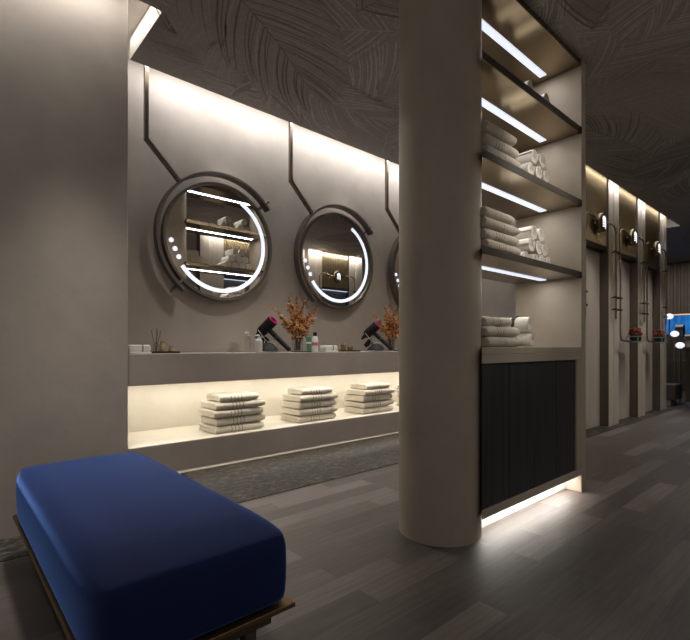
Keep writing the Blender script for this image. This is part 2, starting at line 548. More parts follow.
def door_panel(x0, x1, Y, d):
    global DOORN
    o = MB().box(x0, x1, min(Y,Y+.03*d), max(Y,Y+.03*d), 0.004, HDR-.0555).build('door_%d' % DOORN, M['door_panel' if d > 0 else 'blue_panel'], bevel=.003)
    struct(o, 'plain beige shower door panel' if d > 0 else 'blue grey door of the opposite row'); DOORN += 1
    h = MB().box(x0+.02, x0+.035, min(Y-.02*d,Y), max(Y-.02*d,Y), 1.0, 1.25).build('door_handle', M['bronze'], o)
    return o
for i in range(3):
    x0, x1 = PIL[i][1], PIL[i+1][0]
    header(x0, x1, YS+.035, 1, 'fluted bronze panel over the shower door %s' % ORD[i], 'bronze header panels')
    door_panel(x0, x1, 2.225, 1)

def arcpts(c, r, a0, a1, n=8):
    return [(c[0]+r*math.cos(a0+(a1-a0)*i/n), c[1], c[2]+r*math.sin(a0+(a1-a0)*i/n)) for i in range(n+1)]
def glyph_mb(d):
    """lit shower mark: a hooked head with three slanted bars"""
    mb = MB()
    y0, y1 = (-.031, -.026) if d > 0 else (.026,.031)
    def bar(x0,z0,x1,z1,w):
        p=Vector((x0,z0)); q=Vector((x1,z1)); t=(q-p).normalized(); n=Vector((-t.y,t.x))*w/2
        c=[p+n,q+n,q-n,p-n]
        v=[(a.x,y0,a.y) for a in c]+[(a.x,y1,a.y) for a in c]
        mb.add(v,[(0,1,2,3),(7,6,5,4),(0,4,5,1),(1,5,6,2),(2,6,7,3),(3,7,4,0)])
    mb.arcband((0,0,.022), .0,.05, 0, PI, y0, y1, 16)
    bar(.042,.022,.042,-.072,.018)
    for k in range(3):
        bar(-.045,.002-.027*k,.024,.012-.027*k,.016)
    return mb
def sign(xc, z, Y, d, label, group, pipes=True, tray=None, left=True):
    t = empty('shower_sign', (xc, Y, z)); tag(t, label, 'sign', group)
    R = Matrix.Rotation(PI/2, 3, 'X')
    MB().lathe([(0,-.025),(.108,-.025),(.112,-.02),(.112,.02),(.108,.025),(0,.025)], (0,0,0), 40, M=R).build('sign_disc', M['brass'], t, angle=40)
    dk = MB().lathe([(0,-.0035),(.095,-.0035),(.095,.0035),(0,.0035)], (0,-.0265*d,0), 40, M=R).build('sign_face', M['frame'], t)
    glyph_mb(d).build('lit_mark', M['led_sign'], t)
    MB().tube([(0,.02*d,0),(0,.075*d,0)], .02, 12).build('wall_mount', M['brass'], t)
    r = .0105
    # right-hand pipe: out of the disc, round a bend, down the pilaster
    X = .48
    right = [(.10,0,.012),(.16,0,.03)] + [(.30,0,.035)] + arcpts((X-.12,0,-.085), .12, PI/2, 0) + [(X,0,-1.12)]
    MB().tube(right, r, 10).build('pipe', M['brass'], t)
    leftp = [(-.10,0,.0),(-.20,0,.0),(-.30,0,.03)] + arcpts((-X+.07,0,-.035), .07, PI/2, PI) 
    if tray: leftp += [(-X,0,-1.30)] + arcpts((-X+.09,0,-1.30), .09, PI, PI*1.5) + [(-.12,0,-1.39),(-.08,0,-1.385)]
    else: leftp += [(-X,0,-1.12)]
    MB().tube(leftp, r, 10).build('pipe', M['brass'], t)
    for sx in (-1,1):
        for zz in (-.28,-.85,-1.0):
            c = MB().box(sx*X-.05, sx*X+.05, -.013, .013, zz-.011, zz+.011)
            c.tube([(sx*X,.01*d,zz),(sx*X,.055*d,zz)], .008, 8)
            c.build('pipe_clamp', M['soil'], t, bevel=.003)
    if tray:
        b = MB()
        w, dd = .13, .083
        for zz in (-1.40,-1.33):
            b.tube([(-w,-dd,zz),(w,-dd,zz),(w,dd*.6,zz),(-w,dd*.6,zz)], .006, 8, closed=True)
        for q in range(5):
            b.tube([(-w+q*w/2,-dd,-1.40),(-w+q*w/2,dd*.6,-1.40)], .004, 6)
        for px in (-w,w):
            for py in (-dd,dd*.6): b.tube([(px,py,-1.40),(px,py,-1.33)], .005, 6)
        wt = b.build('wire_tray', M['steel'], t); wt.location = (.045,0,0)
    return t
SIGN_Z = 2.47
cx = [ (PIL[i][1]+PIL[i+1][0])/2 for i in range(3)]
sign(cx[0]-.035, SIGN_Z, 2.06, 1, 'round brass sign with lit mark nearest the towel shelves', 'shower signs on bent brass pipes')
sign(cx[1]-.035, SIGN_Z, 2.06, 1, 'round brass sign with lit mark, middle of the three over the shower doors', 'shower signs on bent brass pipes', tray=1)
sign(cx[2]-.035, SIGN_Z, 2.06, 1, 'round brass sign with lit mark nearest the curtain', 'shower signs on bent brass pipes', tray=1)

def flower_ball(rnd, n, rx, rz, size):
    mb = MB()
    for i in range(n):
        u = rnd.uniform(0,2*PI); c = rnd.uniform(-.15,1)
        q = math.sqrt(max(0,1-c*c)); k = rnd.uniform(.75,1)
        p = Vector((rx*k*q*math.cos(u), .55*rx*k*q*math.sin(u), rz*k*c))
        a = Vector((rnd.gauss(0,1),rnd.gauss(0,1),rnd.gauss(0,1))).normalized()
        b = a.orthogonal().normalized()
        s_ = size*rnd.uniform(.7,1.2); cc = a.cross(b)
        v = [p-a*s_, p+b*s_*.6+cc*s_*.2, p+a*s_, p-b*s_*.6+cc*s_*.2]
        mb.add(v, [(0,1,2),(0,2,3)], 0 if rnd.random()<.92 else 1)
    return mb
def planter(x, label, seed):
    z0 = SIGN_Z-1.396
    for k, dx in enumerate((-.06,.06)):
        side = ('left','right')[k]
        t = empty('flower_pot', (x+dx, 2.06-.0166, z0))
        tag(t, '%s dark green pot of red flowers %s' % (side, label), 'potted flowers', 'potted red flowers on the brass trays')
        MB().lathe([(0,0),(.04,0),(.052,.02),(.054,.075),(.046,.085),(.046,.07),(0,.07)], (0,0,0), 18).build('pot', M['pot'], t)
        fb = flower_ball(random.Random(seed+k), 460, .100, .085, .017).build('blossoms', [M['red'], M['leaf']], t)
        fb.location = (0,0,.105); fb['kind'] = 'stuff'
planter(cx[1]+.01, 'on the tray below the middle sign', 3)
planter(cx[2]+.01, 'on the tray below the sign nearest the curtain', 5)

# opposite row, seen only in the round mirrors
OP = [(3.30,3.73),(4.48,4.82),(5.57,5.91),(6.66,7.05)]
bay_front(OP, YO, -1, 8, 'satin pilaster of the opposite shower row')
struct(MB().box(2.6, 14, YO-.20, YO-.13, 0, SLAB).build('wall_opposite', M['plaster']), 'wall of the opposite shower row')
for (x0,x1,l) in ((3.73,4.48,'fluted bronze panel reflected in the leftmost mirror'),(5.91,6.66,'fluted bronze panel behind a lit sign, reflected in the second mirror')):
    header(x0, x1, YO-.035, -1, l, 'bronze header panels')
    door_panel(x0, x1, YO-.1, -1)
for xx in (4.105,6.285): area_led = MB().box(xx-.36,xx+.36,YO-.055,YO-.045,HDR-.068,HDR-.056).build('under_rail_light',M['led_cool']); area_led.parent=[o for o in bpy.data.objects if o.name.startswith('header_panel') and abs(o.location.x-xx)<.05][0]; area_led.location=-area_led.parent.location
sign(6.285, SIGN_Z, YO+.06, -1, 'round brass sign reflected in the second mirror from the left', 'shower signs on bent brass pipes')

# ------------------------------------------------------------------ vanity
v = empty('vanity_counter', (3.0,3.3,0)); tag(v, 'long floating plaster vanity with a lit open shelf along the mirror wall', 'vanity')
def under(t, o): o.parent = t; o.location = [-c for c in t.location]; return o
ZT, ZA, ZS, ZB = .957, .758, .372, .18
x0, x1 = XL+.002, XR-.002
under(v, MB().box(x0,x1,3.0,YV-.002,ZA,ZT).build('worktop', M['plaster_dark'], bevel=.003))
under(v, MB().box(x0,x1,3.0,YV-.002,ZB,ZS).build('lower_shelf', M['plaster_dark'], bevel=.003))
under(v, MB().box(x0,x1,YV-.03,YV-.003,ZS,ZA).build('niche_back', M['niche']))
under(v, MB().box(x0,x1,3.004,YV-.03,ZS,ZS+.002).build('shelf_lining', M['niche']))
under(v, MB().box(x0,x1,YV-.02,YV-.002,.005,ZB).build('plinth', M['niche']))

# ------------------------------------------------------------------ mirrors
def mirror(xc, zc, label):
    t = empty('round_mirror', (xc, YV-.001, zc)); tag(t, label, 'mirror', 'round lit mirrors on the plaster wall')
    R = .482
    MB().arcband((0,0,0), R-.022, R, 0, 2*PI, -.085, -.035, 72).build('frame', M['frame'], t, angle=30)
    fr = MB().lathe([(0,0),(R-.023,0)], (0,0,0), 72, M=Matrix.Rotation(PI/2,3,'X'))
    g = MB().add([((R-.023)*math.cos(2*PI*k/96), -.066, (R-.023)*math.sin(2*PI*k/96)) for k in range(96)] , [tuple(range(96))])
    g.add([((R-.023)*math.cos(2*PI*k/96), -.062, (R-.023)*math.sin(2*PI*k/96)) for k in range(96)] , [tuple(range(95,-1,-1))])
    g.build('mirror_glass', M['mirror'], t)
    MB().arcband((0,0,0), .02, R-.05, 0, 2*PI, -.05, 0, 40).build('backing_box', M['frame'], t, angle=30)
    MB().arcband((0,0,0), R*.80, R*.865, math.radians(63), math.radians(-145), -.0695, -.0665, 90).build('light_arc', M['led_arc'], t, angle=30)
    for a, q in ((186,.865),(195.5,.83),(205,.815)):
        c = (R*q*math.cos(math.radians(a)), 0, R*q*math.sin(math.radians(a)))
        MB().arcband(c, .0, .0185, 0, 2*PI, -.0695, -.0665, 20).build('light_dot', M['led_arc'], t, angle=30)
    A0, A1 = math.radians(38), math.radians(232)
    MB().arcband((0,0,0), .530, .550, A0, A1, -.135, -.065, 72).build('outer_ring', M['frame'], t, angle=30)
    for a in (A0+.10, A1-.10):
        ca, sa = math.cos(a), math.sin(a)
        MB().tube([((R-.01)*ca,-.075,(R-.01)*sa), (.615*ca,-.085,.615*sa)], .011, 10).build('clamp', M['frame'], t)
    # square hanger bar: down from the ceiling, then slanting to the ring
    b = MB()
    pth = [(-.615, SLAB-zc-.003), (-.615,.655), (-.372,.405)]
    w = .014
    off = []
    for i,(x,z) in enumerate(pth):
        p = Vector((x,z))
        d1 = (p-Vector(pth[i-1])).normalized() if i>0 else None
        d2 = (Vector(pth[i+1])-p).normalized() if i<2 else None
        n1 = Vector((-d1.y,d1.x)) if d1 else None; n2 = Vector((-d2.y,d2.x)) if d2 else None
        n = n1 if n2 is None else n2 if n1 is None else (n1+n2).normalized()
        if n1 and n2: n = n/ n.dot(n1)
        off.append((p+n*w, p-n*w))
    vv = []
    for a_,b_ in off:
        for y in (-.125,-.095): vv += [(a_.x,y,a_.y),(b_.x,y,b_.y)]
    ff = []
    for i in range(2):
        o = i*4; q = o+4
        ff += [(o,o+1,q+1,q),(o+2,q+2,q+3,o+3),(o,q,q+2,o+2),(o+1,o+3,q+3,q+1)]
    ff += [(0,2,3,1),(8,9,11,10)]
    b.add(vv, ff)
    b.build('hanger_bar', M['bronze'], t)
    return t
for k, n in enumerate(('leftmost lit round mirror, reflecting the towel shelves','second lit round mirror from the left, reflecting a lit sign','third lit round mirror, half hidden by the round pillar')):
    mirror(1.767+1.28*k, 1.867, n)

# ------------------------------------------------------------------ shelf unit
u = empty('towel_shelf_unit', (2.75,1.54,0)); tag(u, 'tall open plaster towel shelf with bronze shelves beside the round pillar', 'shelf unit')
FY, BY, UX0, UX1 = 1.29, 1.77, 2.074, 3.394
def left_poly(x1, y0, y1):
    """plan outline whose left end is scribed to the pillar"""
    sc = lambda y: UX0+.0015+(y-FY)*1.55
    YC = FY+.085
    if y0 >= YC: return [(sc(YC),y0),(x1,y0),(x1,y1),(sc(YC),y1)]
    if y1 <= YC: return [(sc(y0),y0),(x1,y0),(x1,y1),(sc(y1),y1)]
    return [(sc(y0),y0),(x1,y0),(x1,y1),(sc(YC),y1),(sc(YC),YC)]
def ub(name, m, x0,x1,y0,y1,z0,z1, bevel=.002, parent=None):
    mb = MB().prism(left_poly(x1,y0,y1),z0,z1) if x0 == UX0 else MB().box(x0,x1,y0,y1,z0,z1)
    o = mb.build(name, M[m], bevel=bevel)
    if parent: o.parent = parent
    else: under(u, o)
    return o
ub('side_panel','plaster_unit', 3.319,UX1,FY,BY,0,H-.001)
ub('counter','plaster_unit', UX0,3.3185,FY,BY,.962,1.0)
ub('cabinet_body','plaster_unit', UX0,3.3185,FY+.035,BY,.12,.9615)
ub('top_rail','plaster_unit', UX0,3.3185,FY,FY+.034,.914,.9615)
ub('bottom_rail','plaster_unit', UX0,3.3185,FY,FY+.034,.12,.163)
ub('stile','plaster_unit', 3.240,3.3185,FY,FY+.034,.1635,.9135)
ub('kick_board','white_plastic', UX0,3.3185,1.40,BY,0,.1195)
dx = (3.2395-2.0745)/4
for k in range(4):
    a = 2.0745+dx*k
    ub('door','black_wood', UX0 if k == 0 else a+.003, a+dx-.003, FY+.010, FY+.0345, .1645,.9125, .0025)
tb = MB().prism(left_poly(3.3185,FY,BY),2.935,H-.001).build('top_board', M['shelf_under'], bevel=.002); under(u, tb)
led = MB().box(UX0+.2,3.24,1.497,1.545,2.930,2.9352).build('led_strip', M['led_cool'], tb)
SH = [1.517,2.01,2.51]; THK = .040
for z in SH:
    m = MB().prism(left_poly(3.3185,FY+.004,BY),z-THK,z)
    sh = m.build('shelf', M['shelf_under'], bevel=.0015); under(u, sh)
    MB().prism(left_poly(3.3185,FY,FY+.0035),z-THK,z).build('shelf_edge', M['shelf_edge'], sh)
    MB().box(3.286,3.3185,FY-.004,FY+.02,z-THK-.002,z-.002).build('edge_bracket', M['black'], sh)
    MB().box(UX0+.2,3.24,1.497,1.545,z-THK-.004,z-THK+.0005).build('led_strip', M['led_cool'], sh)

# ------------------------------------------------------------------ towels
def fold_mesh(W, D, Hh, seed):
    """towel folded in nested layers: rounded fold to the front (-Y), loose edges to the back"""
    rnd = random.Random(seed)
    mb = MB(); NX = 22
    t = Hh*.255
    def loop(h0, h1, d0, back):
        R = (h1-h0)/2; zc = (h0+h1)/2
        outer = [(back, h0)]; inner = [(back, h0+t)]
        for k in range(13):
            a = -PI/2 - PI*k/12
            outer.append((d0+R+R*math.cos(a), zc+R*math.sin(a)))
            ri = max(R-t, .0008)
            inner.append((d0+R+ri*math.cos(a), zc+ri*math.sin(a)))
        outer.append((back, h1)); inner.append((back, h1-t))
        return outer + inner[::-1]
    ph = [rnd.uniform(0,6) for _ in range(6)]
    loops = [loop(0,Hh,-D/2,D/2), loop(t*1.03,Hh-t*1.03,-D/2+t*1.05,D/2-.012)]
    for li, lp in enumerate(loops):
        n = len(lp); v = []
        for i in range(NX+1):
            u = i/NX
            x = (u-.5)*(W-(.006 if li else 0))
            e = min(u,1-u)*W
            sq = 1-.22*math.exp(-(e/.014)**1.0)      # hems pinch towards the short sides
            for k,(y,z) in enumerate(lp):
                wob = .0022*math.sin(9*x/W*2+ph[0]+k*.05)+.0016*math.sin(23*x+ph[1]+y*20)
                zz = Hh*.5+(z-Hh*.5)*sq
                up = z/Hh
                v.append((x, y+wob+.0018*math.sin(ph[2]+31*z), max(0,zz + up*wob*.8)))
        f = []
        for i in range(NX):
            for k in range(n):
                l = (k+1)%n
                f.append((i*n+k,i*n+l,(i+1)*n+l,(i+1)*n+k))
        mb.add(v, f, 0, True)
        q = n//2
        for base in (0, NX*n):
            mb.add(v[base:base+n], [(k,k+1,n-2-k,n-1-k) for k in range(q-1)], 0)
    return mb.mesh('folded_towel', [M['cloth']], 50)
FOLD = [fold_mesh(.405,.27,.0545,s_) for s_ in (1,2,3)]
FOLD_S = [fold_mesh(.32,.23,.050,4)]
def towel(me, x, y, z, rz, label, group, sx=1, sz=1):
    o = bpy.data.objects.new('folded_towel', me); COL.objects.link(o)
    o.location = (x,y,z); o.rotation_euler = (0,0,rz); o.scale = (sx,1,sz)
    return tag(o, label, 'towel', group)
LV5 = ['lowest','second from bottom','middle','second from top','topmost, narrower']
rnd = random.Random(5)
for s_,(x, nm) in enumerate(((1.685,'leftmost stack on the lit vanity shelf'),(2.42,'second stack from left on the lit vanity shelf'),
                (3.155,'third stack from left on the lit vanity shelf'),(3.89,'vanity shelf stack partly behind the pillar'))):
    z = ZS+.0025
    for k in range(5):
        if k < 4:
            towel(FOLD[(k+s_)%3], x+rnd.uniform(-.006,.006)+(.012 if k%2 else 0), 3.20+rnd.uniform(-.006,.004), z, rnd.uniform(-.015,.015),
                  'cream towel, %s in the %s' % (LV5[k], nm), 'folded cream towels on the vanity shelf')
        else:
            towel(FOLD_S[0], x+.0, 3.185, z, rnd.uniform(-.03,.03), 'smaller cream towel topping the %s' % nm, 'folded cream towels on the vanity shelf')
        z += .0567
LVN = {3:['lowest','middle','topmost'],4:['lowest','second from bottom','second from top','topmost']}
for zs, n, nm, xx in ((2.51-.5,3,'on the second shelf from the top',2.318),(1.517,4,'on the third shelf from the top',2.318),(1.0,3,'on the counter above the black doors',2.330)):
    z = zs+.0008
    for k in range(n):
        small = (k == n-1)
        towel(FOLD_S[0] if small and zs==1.0 else FOLD[k%3], xx+rnd.uniform(-.008,.008)+(.0 if not small else -.025), FY+.150+rnd.uniform(-.003,.003), z, rnd.uniform(-.01,.01),
              'beige folded towel, %s in the stack %s' % (LVN[n][k], nm), 'folded towels in the shelf unit', sx=.86 if not (small and zs>1.2) else .74, sz=1 if zs!=2.01 else 1.1)
        z += .0567*(1 if zs!=2.01 else 1.1)

def roll_mesh(L, R, seed):
    rnd = random.Random(seed)
    mb = MB()
    turns = 3.4; n = 84; r0 = .007
    pitch = (R-r0)/turns
    prof = []
    for i in range(n+1):
        a = turns*2*PI*i/n
        r = r0+pitch*turns*i/n
        prof.append((r*math.cos(a), r*math.sin(a)))
    def off(i, dd):
        a = turns*2*PI*i/n
        r = r0+pitch*turns*i/n+dd
        return (r*math.cos(a), r*math.sin(a))
    th = pitch*.80
    ring = [off(i,0) for i in range(n+1)] + [off(i,-th) for i in range(n,-1,-1)]
    m = len(ring); NY = 6
    v = []
    for j in range(NY+1):
        y = L*(j/NY)
        for k,(x,z) in enumerate(ring):
            i = k if k<=n else 2*n+1-k
            cone = (.010*(1-i/n)) if j in (0,) else 0
            sc = .985 if j in (0,NY) else 1
            v.append((x*sc, y+cone+.0015*math.sin(i*.7+seed), z*sc))
    f = []
    for j in range(NY):
        for k in range(m):
            l = (k+1)%m
            f.append((j*m+k, j*m+l, (j+1)*m+l, (j+1)*m+k))
    mb.add(v, f, 0, True)
    for base in (0, NY*m):
        mb.add(v[base:base+m], [(k,k+1,m-2-k,m-1-k) for k in range(m//2-1)], 0)
    return mb.mesh('rolled_towel', [M['roll_cloth']], 50)
ROLL = [roll_mesh(.22,.050,s_) for s_ in (1,2)]
RR = .050
def roll(x, y, z, label, k=0, rot=0):
    o = bpy.data.objects.new('rolled_towel', ROLL[k%2]); COL.objects.link(o)
    o.location = (x,y,z+RR*.985); o.rotation_euler = (0,rot,0)
    return tag(o, label, 'towel', 'rolled towels in the shelf unit')
def pyramid(xc, z, rows, nm):
    words = {4:['leftmost','second from left','third from left','rightmost'],3:['left','middle','right'],2:['left','right'],1:['single']}
    for r, n in enumerate(rows):
        for k in range(n):
            rown = 'bottom' if r == 0 else 'top' if r == len(rows)-1 else 'middle'
            roll(xc+(k-(n-1)/2)*RR*2.01, (1.405 if z > 2.4 else 1.42)+rnd.uniform(-.006,.006), z+.001+r*RR*1.745, 'rolled towel, %s in the %s row, %s' % (words[n][k], rown, nm), k+r, rnd.uniform(0,6.28))
pyramid(2.96, 2.01, (4,3,2), 'pyramid on second shelf from top')
pyramid(2.96, 1.517, (4,3,2), 'pyramid on third shelf from top')
pyramid(2.82, 2.51, (2,1), 'left small pile on highest shelf')
pyramid(3.055, 2.51, (2,1), 'right small pile on highest shelf')
roll(2.885, 1.42, 1.001, 'rolled white towel lying at the right end of the counter', 0, 1)
roll(2.78, 1.50, 1.001, 'rolled white towel set back between folded stack and roll on the counter', 1, 2)
b = roll(2.873, 1.43, 1.001+RR*2.03, 'white rolled towel with a black band, on top of the counter rolls', 0, 4)
bd = MB().tube([(0,.088,0),(0,.110,0)], .0535, 28); bd.build('black_band', M['band'], b)

# ------------------------------------------------------------------ bench
b = empty('upholstered_bench', (.56,1.94,0)); tag(b, 'royal blue upholstered bench on a thin bronze tray frame by the left wall', 'bench')
def cushion():
    import bmesh
    bm = bmesh.new()
    bmesh.ops.create_cube(bm, size=1)
    me = bpy.data.meshes.new('cushion')
    for vtx in bm.verts:
        vtx.co = Vector((vtx.co.x*.566, vtx.co.y*1.50, vtx.co.z*.245))
    bmesh.ops.subdivide_edges(bm, edges=bm.edges[:], cuts=10, use_grid_fill=True)
    hx, hy, hz = .566/2, 1.50/2, .245/2
    r = .052
    for vtx in bm.verts:
        c = vtx.co
        rz_t = .075 if c.z > 0 else .012
        q = Vector((max(-hx+r,min(hx-r,c.x)), max(-hy+r,min(hy-r,c.y)), max(-hz+rz_t,min(hz-rz_t,c.z))))
        dd = c-q
        s3 = Vector((dd.x/r, dd.y/r, dd.z/rz_t))
        if s3.length > 1e-6:
            s3 = s3.normalized()*min(1, max(abs(s3.x),abs(s3.y),abs(s3.z)))
        c2 = q+Vector((s3.x*r, s3.y*r, s3.z*rz_t))
        u_ = c2.x/hx; w_ = c2.y/hy
        crown = max(0,1-u_*u_)*max(0,1-w_*w_)
        if c2.z > 0: c2.z += .016*crown
        side = max(0,1-(c2.z/hz)**2)
        c2.x += .006*side*u_; c2.y += .006*side*w_
        vtx.co = c2
    bm.to_mesh(me); bm.free()
    me.materials.append(M['velvet'])
    me.polygons.foreach_set('use_smooth',[True]*len(me.polygons))
    o = bpy.data.objects.new('cushion', me); COL.objects.link(o)
    sb = o.modifiers.new('sub','SUBSURF'); sb.levels = 2; sb.render_levels = 2
    return o
c = cushion(); c.parent = b; c.location = (0,0,.3245)
fx, fy = .286, .754
fr = MB()
fr.box(-fx,fx,-fy,fy,.184,.2005)
fr.build('tray_frame', M['tray_bronze'], b, bevel=.003)
bs = MB().box(-fx+.05,fx-.05,-fy+.06,fy-.03,.125,.1835).build('base_rail', M['bronze'], b, bevel=.003)
for sx in (-1,1):
    for sy in (-1,1):
        MB().box(sx*(fx-.10)-.02,sx*(fx-.10)+.02, sy*(fy-.12)-.02, sy*(fy-.12)+.02, 0,.1245).build('leg', M['frame'], b, bevel=.002)
pl = MB().box(-fx+.12,fx-.12,-fy+.16,fy-.12,.0,.1245).build('plinth', M['soil'], b)

# ------------------------------------------------------------------ things on the vanity
Z = ZT+.0005
def tray(x, y, w, d, label):
    t = MB().box(-w/2,w/2,-d/2,d/2,0,.008).box(-w/2,w/2,-d/2,-d/2+.006,.008,.014).box(-w/2,w/2,d/2-.006,d/2,.008,.014).box(-w/2,-w/2+.006,-d/2+.006,d/2-.006,.008,.014).box(w/2-.006,w/2,-d/2+.006,d/2-.006,.008,.014).build('tray', M['soil'])
    t.location = (x,y,Z); return tag(t, label, 'tray', 'dark trays on the vanity')
def hand_towel(x, y, label):
    t = empty('hand_towel', (x,y,Z)); tag(t, label, 'towel', 'white hand towels on the vanity')
    prof=[(-.085,.0),(.085,.0),(.095,.012),(.095,.028),(.085,.042),(-.085,.042),(-.095,.028),(-.095,.012)]
    mb = MB()
    n=len(prof); v=[(px,py,pz) for py in (-.05,.05) for px,pz in prof]
    mb.add(v,[tuple(range(n-1,-1,-1)),tuple(range(n,2*n))]+[(i,(i+1)%n,n+(i+1)%n,n+i) for i in range(n)])
    o=mb.build('folded_cloth', M['white_cloth'], t, bevel=.008, seg=3); o.location=(0,0,.012)
    MB().box(.018,.026,-.0525,.0525,.0115,.0555).build('ribbon', M['band'], t, bevel=.001)
    MB().box(-.098,.098,-.053,.053,0,.0115).build('base_board', M['white_plastic'], t, bevel=.002)
    t.scale = (.72,.9,1.05)
    return t
hand_towel(.985,3.14,'white hand towel with dark ribbon at the left end of the vanity')
hand_towel(2.595,3.14,'white hand towel with dark ribbon between white bottle and amber jars')
tray(1.155,3.15,.18,.11,'dark tray with the reed diffuser at the left of the vanity')
tray(2.835,3.15,.21,.11,'dark tray with amber jars between the two hair dryers')
TZ = Z+.0085
def diffuser(x,y,z,label):
    t=empty('reed_diffuser',(x,y,z)); tag(t,label,'reed diffuser')
    MB().lathe([(0,0),(.02,0),(.022,.004),(.022,.05),(.01,.06),(.01,.07),(.0085,.07),(.0085,.058),(.0195,.049),(.0195,.004),(0,.004)],(0,0,0),18).build('bottle',M['glass'],t)
    for k,(a,l) in enumerate(((-.25,.15),(.0,.16),(.22,.15),(.1,.145))):
        MB().tube([(0,0,.006),(l*math.sin(a),.01*k-.015,l*math.cos(a))],.0016,6).build('reed',M['stem'],t)
diffuser(1.105,3.15,TZ,'clear reed diffuser on the left tray')
def jar(name,x,y,z,r,h,label,body,cap,ch):
    t=empty(name,(x,y,z)); tag(t,label,name.split('_')[-1],'small toiletries on the vanity')
    MB().lathe([(0,0),(r*.93,0),(r,.003),(r,h-.004),(r*.9,h),(0,h)],(0,0,0),20).build('body',M[body],t)
    MB().lathe([(0,h+.0005),(r*.8,h+.0005),(r*.8,h+ch),(0,h+ch)],(0,0,0),20).build('cap',M[cap],t)
jar('amber_bottle',1.147,3.15,TZ,.017,.058,'amber bottle with gold cap beside the reed diffuser','amber','gold',.018)
jar('gold_jar',1.205,3.14,TZ,.021,.026,'short gold topped jar at the right of the left tray','amber','gold',.014)
jar('amber_bottle',2.775,3.15,TZ,.024,.055,'taller amber jar on the tray between the hair dryers','amber_glass','gold',.012)
jar('amber_jar',2.85,3.14,TZ,.026,.036,'lower clear amber jar on the tray between the hair dryers','amber_glass','glass',.014)
MB_=MB()
def pump(x,y,label,body,h,r):
    t=empty('soap_pump',(x,y,Z)); tag(t,label,'soap bottle','pump bottles by the first hair dryer')
    MB().lathe([(0,0),(r,0),(r+.002,.004),(r+.002,h*.72),(r*.5,h*.8),(r*.5,h*.84),(0,h*.84)],(0,0,0),20).build('bottle',M[body],t)
    MB().lathe([(0,h*.84+.0005),(r*.52,h*.84+.0005),(r*.52,h*.92),(.004,h*.92),(.004,h),(0,h)],(0,0,0),16).build('pump_collar',M['white_plastic'],t)
    MB().tube([(.006,0,h),(-.012,0,h+.003),(-.03,0,h-.004)],.005,8).build('pump_head',M['white_plastic'],t)
pump(1.838,3.22,'clear glass soap pump bottle left of the first hair dryer','glass',.155,.022)
pump(1.842,3.065,'white pump bottle in front of the first hair dryer','white_plastic',.130,.026)

